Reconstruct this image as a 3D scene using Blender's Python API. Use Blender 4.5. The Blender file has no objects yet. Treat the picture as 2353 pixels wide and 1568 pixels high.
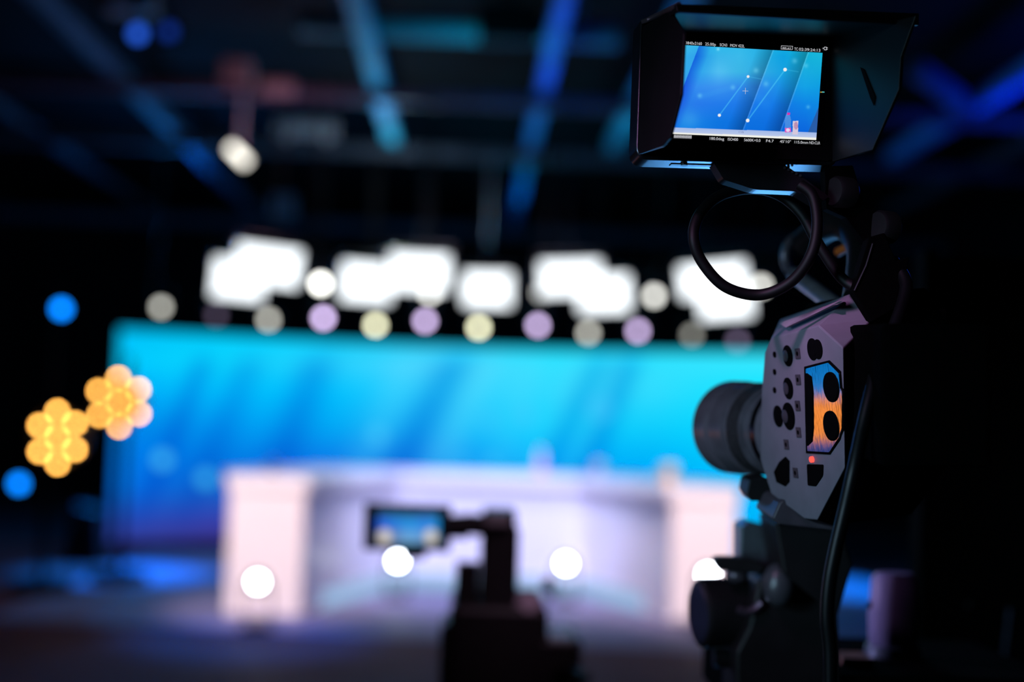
import bpy, bmesh, math, random
from mathutils import Vector as V, Matrix
random.seed(4)
D = bpy.data; SC = bpy.context.scene; COL = SC.collection
R = math.radians
# ------------------------------------------------------------------ camera
FPX = 50/36*2353; CX, CY = 1176.5, 784.0
CAM = V((0, 0, 1.45))
a_, b_ = (1076-CX)/FPX, -(970-CY)/FPX
yc = V((a_, b_, -1)).normalized()
xs = V((1, -.035, 0)); xs.z = -(xs.x*yc.x+xs.y*yc.y)/yc.z
xc = xs.normalized(); zc = xc.cross(yc)
M = Matrix((xc, yc, zc)).transposed()          # world -> camera
RC = M.transposed()                            # camera -> world
cr, cu, cf = RC@V((1, 0, 0)), RC@V((0, 1, 0)), RC@V((0, 0, -1))
cd = D.cameras.new('camera'); cam = D.objects.new('camera', cd); COL.objects.link(cam)
cam.matrix_world = Matrix.Translation(CAM) @ RC.to_4x4()
cd.lens = 50; cd.sensor_width = 36; cd.clip_start = .05; cd.clip_end = 100
cd.dof.use_dof = True; cd.dof.focus_distance = 1.2; cd.dof.aperture_fstop = 2.0
SC.camera = cam
def ray(x, y): return cf + cr*((x-CX)/FPX) - cu*((y-CY)/FPX)
def atd(x, y, d): return CAM + ray(x, y)*d                    # by camera depth
def at(x, y, Y):                                              # on the vertical plane at room depth Y
    r = ray(x, y); return CAM + r*(Y/r.y)
def plane_at(x, y, p, n):
    r = ray(x, y); return CAM + r*((p-CAM).dot(n)/r.dot(n))
def proj(p):
    q = M@(p-CAM); return CX+FPX*q.x/-q.z, CY-FPX*q.y/-q.z
# ------------------------------------------------------------------ materials
def lin(c):
    return tuple((v/12.92 if v <= .04045 else ((v+.055)/1.055)**2.4) for v in [k/255 for k in c])
MATS = {}
def mat(name, c, rough=.5, metal=0., spec=.5, var=.25, scale=40., bump=0., aniso=0.):
    if name in MATS: return MATS[name]
    m = D.materials.new(name); m.use_nodes = True; nt = m.node_tree; N = nt.nodes; L = nt.links
    b = N['Principled BSDF']
    b.inputs['Roughness'].default_value = rough; b.inputs['Metallic'].default_value = metal
    b.inputs['Specular IOR Level'].default_value = spec
    if aniso: b.inputs['Anisotropic'].default_value = aniso
    tc = N.new('ShaderNodeTexCoord'); nz = N.new('ShaderNodeTexNoise'); nz.inputs['Scale'].default_value = scale
    nz.inputs['Detail'].default_value = 4
    L.new(tc.outputs['Object'], nz.inputs['Vector'])
    rp = N.new('ShaderNodeValToRGB'); L.new(nz.outputs['Fac'], rp.inputs['Fac'])
    c = lin(c)
    rp.color_ramp.elements[0].position = .3; rp.color_ramp.elements[1].position = .7
    rp.color_ramp.elements[0].color = (*[v*(1-var) for v in c], 1)
    rp.color_ramp.elements[1].color = (*[min(1, v*(1+var)) for v in c], 1)
    L.new(rp.outputs['Color'], b.inputs['Base Color'])
    if bump:
        bp = N.new('ShaderNodeBump'); bp.inputs['Strength'].default_value = bump; bp.inputs['Distance'].default_value = .01
        L.new(nz.outputs['Fac'], bp.inputs['Height']); L.new(bp.outputs['Normal'], b.inputs['Normal'])
    MATS[name] = m; return m
def emit(name, c, s, facing=False):
    if name in MATS: return MATS[name]
    m = D.materials.new(name); m.use_nodes = True; nt = m.node_tree; nt.nodes.clear()
    e = nt.nodes.new('ShaderNodeEmission'); o = nt.nodes.new('ShaderNodeOutputMaterial')
    e.inputs['Color'].default_value = (*lin(c), 1); e.inputs['Strength'].default_value = s
    nt.links.new(e.outputs[0], o.inputs[0]); MATS[name] = m; return m
def emit_attr(name, s):
    m = D.materials.new(name); m.use_nodes = True; nt = m.node_tree; nt.nodes.clear()
    at_ = nt.nodes.new('ShaderNodeAttribute'); at_.attribute_name = 'glow'
    e = nt.nodes.new('ShaderNodeEmission'); o = nt.nodes.new('ShaderNodeOutputMaterial')
    e.inputs['Strength'].default_value = s
    nt.links.new(at_.outputs['Color'], e.inputs['Color']); nt.links.new(e.outputs[0], o.inputs[0]); return m
BLACK = mat('black_plastic', (20, 19, 21), .5, spec=.3)
BLACKM = mat('black_metal', (24, 23, 25), .38, metal=.0, spec=.45)
MATTE = mat('matte_black', (7, 6, 7), .9, spec=.1)
ANOD = mat('anodised_metal', (120, 122, 128), .3, metal=1.)
GREYB = mat('dark_grey_body', (112, 110, 120), .55, spec=.3, var=.08)
DEEP = mat('deep_black_casing', (3, 3, 3), .95, spec=.02)
RUBBER = mat('rubber', (7, 7, 8), .55, spec=.2)
STEEL = mat('steel', (120, 120, 125), .35, metal=1.)
P_TEAL = mat('teal_lit_rail', (34, 122, 150), .6, spec=.06, var=.2, scale=6)  # teal light wash put into the rail colour
P_BLUE = mat('blue_lit_rail', (34, 100, 168), .6, spec=.06, var=.2, scale=6)  # rail colour carries the blue light falling on it
P_DIM = mat('dull_blue_lit_rail', (50, 76, 104), .6, spec=.06, var=.2, scale=6)  # weak blue light on rails and brace, held in their colour
P_PURP = mat('purple_grey_lit_beam', (72, 58, 72), .6, spec=.06, var=.3, scale=6)  # purplish light on the near crossbeam put into its colour
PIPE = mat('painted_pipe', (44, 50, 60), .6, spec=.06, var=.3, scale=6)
# ------------------------------------------------------------------ mesh builder
class MB:
    def __init__(s): s.v = []; s.f = []; s.m = []; s.mats = []; s.c = None
    def add(s, vs, fs, m=0):
        o = len(s.v); s.v += [V(p) for p in vs]
        for f in fs: s.f.append([o+i for i in f]); s.m.append(m)
        return s
    def box(s, c, sz, rot=None, m=0):
        c = V(c); h = [k/2 for k in sz]; vs = []
        for z in (-1, 1):
            for x, y in ((-1, -1), (1, -1), (1, 1), (-1, 1)):
                p = V((x*h[0], y*h[1], z*h[2])); vs.append(c+(rot@p if rot else p))
        return s.add(vs, [(3, 2, 1, 0), (4, 5, 6, 7), (0, 1, 5, 4), (1, 2, 6, 5), (2, 3, 7, 6), (3, 0, 4, 7)], m)
    def prism(s, pts, ext, m=0):                    # polygon extruded by a vector, or to a second polygon
        n = len(pts); p2 = [p+ext for p in pts] if isinstance(ext, V) else ext
        fs = [list(range(n)), list(range(2*n-1, n-1, -1))]
        for i in range(n): j = (i+1) % n; fs.append((i, n+i, n+j, j))
        return s.add(list(pts)+list(p2), fs, m)
    def lathe(s, p, ax, prof, n=32, m=0, caps=True):       # prof: (distance along axis, radius)
        ax = V(ax).normalized(); t = ax.orthogonal().normalized(); w = ax.cross(t)
        vs = []; fs = []
        for d, r in prof:
            for k in range(n):
                a = 2*math.pi*k/n; vs.append(V(p)+ax*d+(t*math.cos(a)+w*math.sin(a))*r)
        for i in range(len(prof)-1):
            for k in range(n):
                l = (k+1) % n; fs.append((i*n+k, i*n+l, (i+1)*n+l, (i+1)*n+k))
        if caps:
            fs.append(list(range(n-1, -1, -1))); q = (len(prof)-1)*n; fs.append([q+k for k in range(n)])
        return s.add(vs, fs, m)
    def cyl(s, p0, p1, r0, r1=None, n=20, m=0):
        p0, p1 = V(p0), V(p1); r1 = r0 if r1 is None else r1
        return s.lathe(p0, p1-p0, [(0, r0), ((p1-p0).length, r1)], n, m)
    def tube(s, pts, r, n=12, m=0, closed=False):
        pts = [V(p) for p in pts]; N = len(pts); vs = []; fs = []; t = None
        for i, p in enumerate(pts):
            d = (pts[(i+1) % N if closed else min(i+1, N-1)]-pts[i-1 if closed else max(i-1, 0)]).normalized()
            t = d.orthogonal() if t is None else t-d*t.dot(d); t.normalize(); w = d.cross(t)
            rr = r(i/(N-1)) if callable(r) else r
            for k in range(n):
                a = 2*math.pi*k/n; vs.append(p+(t*math.cos(a)+w*math.sin(a))*rr)
        for i in range(N if closed else N-1):
            j = (i+1) % N
            for k in range(n):
                l = (k+1) % n; fs.append((i*n+k, i*n+l, j*n+l, j*n+k))
        if not closed:
            fs.append(list(range(n-1, -1, -1))); fs.append([(N-1)*n+k for k in range(n)])
        return s.add(vs, fs, m)
    def quad(s, a, b, c, d, m=0): return s.add([a, b, c, d], [(0, 1, 2, 3)], m)
    def ball(s, c, rad, rot=None, n=20, m=0):
        vs = []; fs = []; h = n//2
        for i in range(h+1):
            th = math.pi*i/h
            for k in range(n):
                ph = 2*math.pi*k/n; p = V((math.sin(th)*math.cos(ph)*rad[0], math.sin(th)*math.sin(ph)*rad[1], math.cos(th)*rad[2]))
                vs.append(V(c)+(rot@p if rot else p))
        for i in range(h):
            for k in range(n):
                l = (k+1) % n; fs.append((i*n+k, (i+1)*n+k, (i+1)*n+l, i*n+l))
        return s.add(vs, fs, m)
ORG = {}
def link(name, mb, mats, parent=None, smooth=False, bevel=0, colors=None, weld=False):
    me = D.meshes.new(name); org = ORG.get(parent.name, V((0, 0, 0))) if parent else V((0, 0, 0))
    me.from_pydata([p-org for p in mb.v], [], mb.f); 
    for k in (mats if isinstance(mats, (list, tuple)) else [mats]): me.materials.append(k)
    for p, mi in zip(me.polygons, mb.m): p.material_index = mi
    bm = bmesh.new(); bm.from_mesh(me)
    if colors is None:
        bmesh.ops.remove_doubles(bm, verts=bm.verts, dist=1e-6)
        bmesh.ops.recalc_face_normals(bm, faces=bm.faces)
    if smooth:
        for f in bm.faces: f.smooth = True
        for e in bm.edges:
            if len(e.link_faces) == 2 and e.calc_face_angle(0) > R(38): e.smooth = False
    bm.to_mesh(me); bm.free()
    if colors is not None:
        at_ = me.color_attributes.new('glow', 'FLOAT_COLOR', 'POINT')
        for i, c in enumerate(colors): at_.data[i].color = (*c, 1)
    o = D.objects.new(name, me); COL.objects.link(o)
    if parent: o.parent = parent; ORG[o.name] = org
    if bevel:
        b = o.modifiers.new('bevel', 'BEVEL'); b.width = bevel; b.segments = 2; b.limit_method = 'ANGLE'; b.angle_limit = R(35)
    return o
def tag(o, label, cat, group=None, kind=None):
    if label: o['label'] = label
    if cat: o['category'] = cat
    if group: o['group'] = group
    if kind: o['kind'] = kind
    return o
def thing(name, label, cat, loc, group=None):
    o = D.objects.new(name, None); COL.objects.link(o); o.location = loc; o.empty_display_size = .05
    ORG[o.name] = V(loc); return tag(o, label, cat, group)
def struct(name, mb, m, label, cat):
    return tag(link(name, mb, m), label, cat, kind='structure')
def spline(pts, n=12):
    pts = [V(p) for p in pts]; out = []
    for i in range(len(pts)-1):
        p0, p1, p2, p3 = pts[max(i-1, 0)], pts[i], pts[i+1], pts[min(i+2, len(pts)-1)]
        for k in range(n):
            t = k/n; out.append(.5*((2*p1)+(p2-p0)*t+(2*p0-5*p1+4*p2-p3)*t*t+(3*p1-p0-3*p2+p3)*t**3))
    return out+[pts[-1]]
def lamp(kind, name, loc, target, c, energy, **k):
    l = D.lights.new(name, kind); l.color = lin(c); l.energy = energy
    for a, v in k.items(): setattr(l, a, v)
    o = D.objects.new(name, l); COL.objects.link(o); o.location = loc
    if target is not None: o.rotation_euler = (V(target)-V(loc)).to_track_quat('-Z', 'Y').to_euler()
    return o
# ------------------------------------------------------------------ the room
X0, X1, Y0, Y1, ZC = -7., 7., -3., 23., 4.75
floor_m = mat('studio_floor_vinyl', (100, 62, 66), .7, spec=.04, var=.1, scale=1.5)
wall_m = mat('black_drape_wall', (13, 12, 14), .95, spec=.05, scale=3)
ceil_m = mat('black_ceiling', (14, 13, 15), .95, spec=.05, scale=3)
struct('floor', MB().box(((X0+X1)/2, (Y0+Y1)/2, -.05), (X1-X0, Y1-Y0, .1)), floor_m, 'dark smooth studio floor', 'floor')
struct('ceiling', MB().box(((X0+X1)/2, (Y0+Y1)/2, ZC+.05), (X1-X0, Y1-Y0, .1)), ceil_m, 'black studio ceiling above the lighting grid', 'ceiling')
struct('wall_left', MB().box((X0-.05, (Y0+Y1)/2, ZC/2), (.1, Y1-Y0, ZC)), wall_m, 'black left wall of the studio', 'wall')
struct('wall_right', MB().box((X1+.05, (Y0+Y1)/2, ZC/2), (.1, Y1-Y0, ZC)), wall_m, 'black right wall of the studio', 'wall')
struct('wall_back', MB().box(((X0+X1)/2, Y1+.05, ZC/2), (X1-X0, .1, ZC)), wall_m, 'black back wall behind the video wall', 'wall')
struct('wall_front', MB().box(((X0+X1)/2, Y0-.05, ZC/2), (X1-X0, .1, ZC)), wall_m, 'black wall behind the camera position', 'wall')
tag(link('floor_stage', MB().prism([V((-3.25, 9.85, 0)), V((4.0, 9.15, 0)), V((4.0, 15.0, 0)), V((-3.25, 15.0, 0))], V((0, 0, .006))), mat('stage_vinyl', (112, 108, 136), .6, spec=.2, var=.06, scale=1.2)), 'pale grey-lilac stage floor sheet under the white desk', 'floor', kind='structure')
# ------------------------------------------------------------------ colour tables for the displays
def table(xs_, ys_, rows, x, y):
    x = min(max(x, xs_[0]), xs_[-1]); y = min(max(y, ys_[0]), ys_[-1])
    i = max(k for k in range(len(xs_)-1) if x >= xs_[k]); j = max(k for k in range(len(ys_)-1) if y >= ys_[k])
    fx = (x-xs_[i])/(xs_[i+1]-xs_[i]); fy = (y-ys_[j])/(ys_[j+1]-ys_[j])
    return [(rows[j][i][k]*(1-fx)+rows[j][i+1][k]*fx)*(1-fy)+(rows[j+1][i][k]*(1-fx)+rows[j+1][i+1][k]*fx)*fy for k in range(3)]
LX = [255, 500, 750, 1000, 1250, 1500, 1750]
LY = [760, 830, 900, 980, 1050, 1120, 1200, 1250]
LT = [[(0,190,245),(0,204,253),(0,206,255),(0,213,255),(0,213,255),(0,211,255),(0,217,255)],
      [(0,202,255),(10,214,255),(42,212,255),(78,214,255),(50,226,255),(50,226,255),(60,232,255)],
      [(0,168,246),(0,194,255),(0,194,255),(52,207,255),(45,217,255),(50,220,255),(10,226,255)],
      [(0,128,230),(0,156,244),(0,168,246),(32,184,250),(15,210,255),(15,206,253),(0,218,255)],
      [(0,122,236),(0,128,230),(10,128,234),(26,152,243),(0,182,255),(0,182,250),(0,212,255)],
      [(0,118,236),(18,104,210),(25,100,210),(30,115,220),(10,145,238),(0,165,242),(0,192,255)],
      [(40,76,184),(58,62,170),(52,60,170),(40,85,195),(20,115,215),(0,155,238),(0,185,255)],
      [(52,58,146),(54,48,122),(45,45,120),(30,65,160),(15,95,195),(0,135,225),(0,172,250)]]
def led_col(x, y):
    c = table(LX, LY, LT, x, y)
    for x9, sl, w, a in ((545, -.42, 40, -.16), (705, -.38, 45, -.2), (1010, -.55, 48, -.2), (1090, -.5, 38, .13), (905, -.4, 45, .10),
                         (1345, -.5, 34, -.16), (1420, -.4, 30, -.2), (1385, -.45, 20, .10), (1200, -.3, 45, .08), (1300, -.5, 30, .08), (440, -.4, 26, -.22)):
        d = (x-(x9+sl*(y-900)))/w; k = math.exp(-d*d)*min(1, max(0, (y-805)/35))*max(0, min(1, (1230-y)/120))
        c = [c[0]*max(0, 1+3*a*k), c[1]*(1+1.0*a*k), c[2]*(1+.35*a*k)] if a < 0 else [v+(t-v)*a*k*2.2 for v, t in zip(c, (110, 225, 255))]
    if 730 < x: c = [v*(.97 if y < 812 else 1) for v in c]
    for px, py, r, a in ((373, 1057, 18, .35), (472, 1100, 18, .3), (868, 1000, 18, .28), (1210, 957, 18, .2), (1122, 967, 18, .18), (1380, 940, 26, .2), (1060, 1065, 14, .2), (1130, 1066, 14, .2)):
        d = math.hypot(x-px, y-py)
        if d < r*2: k = a*3*max(0, min(1, (r*1.15-d)/6)); c = [v+(t-v)*min(1, k) for v, t in zip(c, (70, 200, 255))]
    return lin([min(255, max(0, v)) for v in c])
# ------------------------------------------------------------------ curved video wall
pl, pr_ = at(263, 1000, 15.1), at(1868, 1000, 15.1)
xm, hw, sag = (pl.x+pr_.x)/2, (pr_.x-pl.x)/2, 1.25
vw = thing('video_wall', 'wide curved blue video wall glowing behind the white desk', 'video wall', (xm, 15.8, 0))
def arc(s): return xm+s*hw, 15.1+sag*(1-s*s)
NX, NY, ZB, ZT = 260, 80, .06, 2.31
mb = MB(); cols = []
for j in range(NY+1):
    for i in range(NX+1):
        x, y = arc(-1+2*i/NX); p = V((x, y, ZB+(ZT-ZB)*j/NY)); mb.v.append(p); cols.append(led_col(*proj(p)))
for j in range(NY):
    for i in range(NX): q = j*(NX+1)+i; mb.f.append((q, q+1, q+NX+2, q+NX+1)); mb.m.append(0)
link('display_surface', mb, emit_attr('video_wall_image', 1.0), vw, colors=cols)
def arcband(d0, d1, z0, z1, n=40, ext=0):
    m = MB(); ring = []
    for i in range(n+1):
        x, y = arc((-1+2*i/n)*(1+ext)); ring.append([(x, y+d0, z0), (x, y+d1, z0), (x, y+d1, z1), (x, y+d0, z1)])
    vs = [p for r in ring for p in r]; fs = []
    for i in range(n):
        for k in range(4): l = (k+1) % 4; fs.append((i*4+k, i*4+l, i*4+4+l, i*4+4+k))
    fs += [(3, 2, 1, 0), tuple(n*4+k for k in range(4))]
    return m.add(vs, fs)
link('back_frame', arcband(.02, .16, ZB, ZT), MATTE, vw)
link('plinth', arcband(-.02, .3, 0, ZB-.002), MATTE, vw)
# ------------------------------------------------------------------ white presenter desk
desk_m = mat('desk_white_lacquer', (236, 232, 236), .38, spec=.4, var=.02, scale=3)
dk = thing('presenter_desk', 'white U-shaped presenter desk in front of the blue video wall', 'desk', (.15, 11.5, 0))
def pr(pts, z0, z1): return MB().prism([V((x, y, z0)) for x, y in pts], V((0, 0, z1-z0)))
HT = 1.0; YL, YR, YB = 10.42, 10.75, 12.3
Lx0, Lx1 = at(523, 1250, YL).x, at(697, 1250, YL).x
Rx0, Rx1 = at(1541, 1250, YR).x, at(1690, 1250, YR).x
Bx0, Bx1 = at(905, 1250, 12.3).x, at(1335, 1250, 12.3).x
link('end_panel', pr([(Lx0, YL), (Lx1, YL), (Lx1-.02, YL+.06), (Lx0-.02, YL+.9), (Lx0-.08, YL+.9)], .0, HT-.06), desk_m, dk, bevel=.012)
link('end_panel', pr([(Rx0, YR), (Rx1, YR), (Rx1+.08, YR+.9), (Rx1+.02, YR+.9), (Rx0+.02, YR+.06)], .0, HT-.06), desk_m, dk, bevel=.012)
link('side_panel', pr([(Lx1-.01, YL+.03), (Bx0, YB), (Bx0-.06, YB), (Lx1-.07, YL+.03)], .0, HT-.1), desk_m, dk)
link('side_panel', pr([(Rx0+.01, YR+.03), (Rx0+.07, YR+.03), (Bx1+.06, YB), (Bx1, YB)], .0, HT-.1), desk_m, dk)
link('front_panel', pr([(Bx0-.02, YB-.02), (Bx1+.02, YB-.02), (Bx1+.02, YB+.04), (Bx0-.02, YB+.04)], .0, HT-.1), desk_m, dk)
top = [(Lx0-.012, YL-.02), (Lx1+.03, YL-.03), (Bx0+.04, YB-.1), (Bx1-.04, YB-.1), (Rx0-.03, YR-.03), (Rx1+.012, YR-.02), (Rx1+.22, YR+1.0), (Bx1+.75, YB+.75), (Bx0-.75, YB+.75), (Lx0-.22, YL+1.0)]
link('worktop', pr(top, HT-.1, HT), desk_m, dk, bevel=.015)
SK = emit('panel_foot_glow', (172, 210, 252), .78)  # emissive band stands in for the LED strip's glow low on the panels
link('panel_glow_band', MB().box(((Bx0+Bx1)/2, YB-.035, .075), (Bx1-Bx0, .02, .13)), SK, dk)
link('panel_glow_band', pr([(Lx1+.005, YL+.1), (Bx0+.015, YB-.05), (Bx0, YB-.05), (Lx1-.01, YL+.1)], .01, .14), SK, dk)
link('panel_glow_band', pr([(Rx0-.005, YR+.1), (Rx0+.01, YR+.1), (Bx1, YB-.05), (Bx1-.015, YB-.05)], .01, .14), SK, dk)
# things on the desk
plas = mat('clear_plastic', (215, 200, 222), .2, spec=.5, var=.05)
def bottle(px, Y, label, h=.23, cap=(225, 60, 150)):
    p = at(px, 1090, Y); loc = V((p.x, Y, HT)); b = thing('water_bottle', label, 'bottle', loc)
    link('bottle_body', MB().lathe(loc, (0, 0, 1), [(0, .03), (.01, .034), (h*.62, .034), (h*.8, .02), (h*.9, .013)], 24), plas, b, smooth=True)
    link('label_band', MB().lathe(loc+V((0, 0, h*.12)), (0, 0, 1), [(0, .0347), (h*.25, .0347)], 24), mat('pink_label', (235, 120, 175), .5), b, smooth=True)
    link('cap', MB().lathe(loc+V((0, 0, h*.89)), (0, 0, 1), [(0, .016), (h*.1, .016)], 20), mat('pink_cap', cap, .4), b, smooth=True)
def cup(px, Y, label, h, r, c, band=None):
    p = at(px, 1100, Y); loc = V((p.x, Y, HT)); b = thing('paper_cup', label, 'cup', loc)
    link('cup_body', MB().lathe(loc, (0, 0, 1), [(0, r*.75), (h, r), (h, r*.92), (h*.15, r*.7)], 24), mat('cup_paper_%d' % px, c, .6, var=.05), b, smooth=True)
    if band: link('sleeve', MB().lathe(loc+V((0, 0, h*.2)), (0, 0, 1), [(0, r*.82), (h*.45, r*.94)], 24), mat('cup_sleeve_%d' % px, band, .6), b, smooth=True)
bottle(1242, 12.6, 'pink-capped clear water bottle standing on the middle of the white desk')
cup(1376, 12.5, 'small white cup on the desk between the pink bottle and the taller yellow cup', .14, .045, (225, 225, 232))
cup(1535, 11.0, 'tall white cup with yellow sleeve on the right end of the desk', .17, .06, (232, 228, 222), (225, 175, 70))
tag(link('microphone', MB().lathe(at(625, 1090, 11.3)*1 - V((0, 0, at(625, 1090, 11.3).z-HT)), (0, 0, 1), [(0, .05), (.015, .05), (.02, .012), (.07, .01), (.08, .022), (.1, .02)], 20), mat('mic_grey', (150, 150, 160), .5), smooth=True),
    'small pale table microphone on the left end of the white desk', 'microphone')
# ------------------------------------------------------------------ floor uplights in front of the desk
upl = emit('floor_lamp_glow', (235, 245, 255), 38)
def uplight(px, py, Y, label):
    c = at(px, py, Y); loc = V((c.x, Y+.02, 0)); t = thing('uplight', label, 'spotlight', loc, 'white floor spotlights around the desk')
    ax = (CAM+V((0, 0, .2))-c).normalized()
    link('lamp_housing', MB().lathe(c-ax*.16, ax, [(0, .04), (.02, .06), (.13, .065), (.165, .072)], 24), BLACKM, t, smooth=True)
    link('lens', MB().lathe(c+ax*.006, ax, [(0, .034), (.004, .03)], 24), upl, t)
    link('yoke', MB().tube([c-ax*.08+V((-.08, 0, 0)), V((c.x-.085, Y+.06, .1)), V((c.x-.04, Y+.06, .04)), V((c.x+.04, Y+.06, .04)), V((c.x+.085, Y+.06, .1)), c-ax*.08+V((.08, 0, 0))], .012, 8), BLACKM, t)
    link('base', MB().box((c.x, Y+.06, .02), (.2, .16, .04)), BLACKM, t, bevel=.005)
uplight(592, 1338, 9.7, 'glowing white floor spotlight in front of the left end of the desk')
uplight(914, 1290, 11.5, 'glowing white floor spotlight in the desk opening, just under the flip-out camcorder screen')
uplight(1300, 1296, 11.5, 'glowing white floor spotlight in the desk opening, right of the black camcorder')
uplight(1628, 1322, 10.1, 'glowing white floor spotlight at the right end of the desk, half hidden')
# ------------------------------------------------------------------ ceiling grid
ZG = 4.2
GRID = 'black lighting grid pipes under the ceiling'
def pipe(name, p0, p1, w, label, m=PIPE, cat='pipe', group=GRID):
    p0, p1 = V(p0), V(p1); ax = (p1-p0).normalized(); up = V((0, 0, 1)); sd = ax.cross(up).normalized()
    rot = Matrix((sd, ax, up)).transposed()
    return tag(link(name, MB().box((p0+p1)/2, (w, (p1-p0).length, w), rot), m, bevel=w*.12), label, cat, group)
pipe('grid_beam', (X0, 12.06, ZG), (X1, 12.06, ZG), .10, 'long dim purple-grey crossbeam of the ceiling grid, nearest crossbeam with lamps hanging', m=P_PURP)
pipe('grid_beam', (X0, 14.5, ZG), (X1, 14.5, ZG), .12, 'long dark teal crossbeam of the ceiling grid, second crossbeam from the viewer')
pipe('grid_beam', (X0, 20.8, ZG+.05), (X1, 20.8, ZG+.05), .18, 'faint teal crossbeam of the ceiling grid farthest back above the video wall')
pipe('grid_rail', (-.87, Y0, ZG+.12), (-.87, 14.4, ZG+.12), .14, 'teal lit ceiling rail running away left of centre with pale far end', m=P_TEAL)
pipe('grid_rail', (.545, Y0, ZG+.12), (.545, 20.7, ZG+.12), .12, 'bright blue-lit ceiling rail running away right of centre', m=P_BLUE)
pipe('grid_rail', (1.38, Y0, ZG+.12), (1.38, 14.4, ZG+.12), .14, 'teal-lit ceiling rail partly hidden behind the field monitor', m=P_TEAL)
pipe('grid_rail', (-3.1, Y0, ZG+.12), (-3.1, 20.7, ZG+.12), .12, 'dim blue-lit ceiling rail slanting in from the upper left corner', m=P_DIM)
pipe('grid_rail', (4.27, Y0, ZG+.12), (4.27, 14.4, ZG+.12), .14, 'blue-lit ceiling rail at upper right beside the monitor hood', m=P_BLUE)
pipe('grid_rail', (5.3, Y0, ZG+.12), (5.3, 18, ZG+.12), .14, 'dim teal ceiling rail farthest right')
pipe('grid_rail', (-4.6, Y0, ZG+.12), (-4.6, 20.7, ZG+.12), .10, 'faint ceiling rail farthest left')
pipe('grid_brace', V((at(2105, 60, 11.0).x, 11.0, ZG+.16)), V((4.27, 12.06, ZG+.09)), .13, 'short blue-lit slanted brace just right of the monitor hood', m=P_DIM)
# dark box, and a duct with teal light put into its colour
p0, p1 = at(690, 50, 10.9), at(1420, 78, 10.9); duct_m = mat('duct_teal_lit', (64, 120, 132), .6, spec=.06, var=.15)
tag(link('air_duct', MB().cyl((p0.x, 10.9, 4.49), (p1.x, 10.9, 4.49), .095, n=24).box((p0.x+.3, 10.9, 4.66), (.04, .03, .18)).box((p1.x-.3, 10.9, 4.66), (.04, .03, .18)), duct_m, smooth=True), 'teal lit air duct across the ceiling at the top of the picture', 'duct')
c = at(1170, 45, 10.7); tag(link('junction_box', MB().box((c.x, 10.7, 4.5), (.46, .16, .28)).box((c.x, 10.7, 4.69), (.06, .06, .12)), MATTE, bevel=.01), 'black box hanging in front of the teal ceiling duct', 'box')
c = at(700, 300, 14.2); tag(link('batten_bar', MB().box((c.x, 14.3, ZG+.16), (.62, .1, .14)).box((c.x-.2, 14.4, ZG+.09), (.04, .14, .08)).box((c.x+.2, 14.4, ZG+.09), (.04, .14, .08)), mat('batten_paint', (128, 126, 130), .5), bevel=.01), 'pale blue-grey batten bar on the second crossbeam left of centre', 'batten')
c = at(545, 165, 12.06); tag(link('ballast_box', MB().box((c.x, 12.06, ZG+.16), (.26, .2, .2)).box((c.x+.36, 12.0, ZG+.03), (.3, .14, .12)), mat('ballast_paint', (128, 100, 104), .5), bevel=.02), 'pale purple ballast box sitting on the nearest crossbeam above the tilted white lamp', 'box')
c = at(300, 18, 9.8); tag(link('ballast_box', MB().box((c.x, 9.8, ZG+.16), (.34, .2, .3)).box((c.x, 9.8, ZG+.43), (.05, .05, .24)), mat('ballast_paint2', (120, 96, 98), .5), bevel=.02), 'pinkish ballast box under the ceiling above the small blue lamp at upper left', 'box')
c = at(645, 480, 20.6); tag(link('ballast_box', MB().box((c.x, 20.75, ZG+.30), (.4, .2, .34)), mat('ballast_paint2', (120, 96, 98), .5), bevel=.02), 'dim pinkish ballast box on the farthest crossbeam', 'box')
# ------------------------------------------------------------------ soft panels
pan_m = emit('soft_panel_glow', (243, 250, 255), 2.1)
def soft_panel(x0, y0, x1, y1, Y, label, tilt=0., ins=18, rodm=MATTE):
    Y = 11.55 if Y < 13 else 14.1
    x0 += ins; x1 -= ins; y0 += ins; y1 -= ins
    a, b = at(x0, y0, Y), at(x1, y1, Y); c = (a+b)/2; w, h = abs(b.x-a.x), abs(a.z-b.z)
    ax = (V((0, 4, 1.0))-c).normalized(); sx = V((0, 0, 1)).cross(-ax).normalized(); up = (-ax).cross(sx)*-1
    if up.z < 0: up = -up
    rl = Matrix.Rotation(R(tilt), 3, ax); sx = rl@sx; up = rl@up
    rot = Matrix((sx, -ax, up)).transposed()
    beam = 12.06 if Y < 13 else 14.5
    loc = V((c.x, Y, c.z)); t = thing('hanging_light_panel', label, 'panel light', loc, 'white softlight panels above the video wall')
    link('diffuser', MB().box(c, (w, .02, h), rot), pan_m, t)
    link('casing', MB().box(c-ax*.05, (w+.03, .07, h+.03), rot), BLACKM, t, bevel=.008)
    link('yoke', MB().tube([c-ax*.05-sx*(w/2+.03), c-ax*.06-sx*(w/2+.03)+up*(h/2+.06), c-ax*.06+sx*(w/2+.03)+up*(h/2+.06), c-ax*.05+sx*(w/2+.03)], .012, 8), BLACKM, t)
    tp = c-ax*.06+up*(h/2+.06)
    link('drop_rod', MB().tube([tp, V((tp.x, beam-.05, tp.z+.25)), V((tp.x, beam-.05, ZG))], .012, 8), rodm, t)
soft_panel(476, 580, 622, 705, 14.3, 'white softlight panel, lower one of the leftmost overlapping pair', -3)
soft_panel(528, 549, 704, 672, 11.9, 'white softlight panel, upper one of the leftmost overlapping pair', -4)
soft_panel(770, 588, 915, 711, 14.3, 'white softlight panel right of the bright round lamp, lower one of its pair', -2)
soft_panel(881, 566, 1046, 688, 11.9, 'white softlight panel, upper one of the second pair from left')
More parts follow.
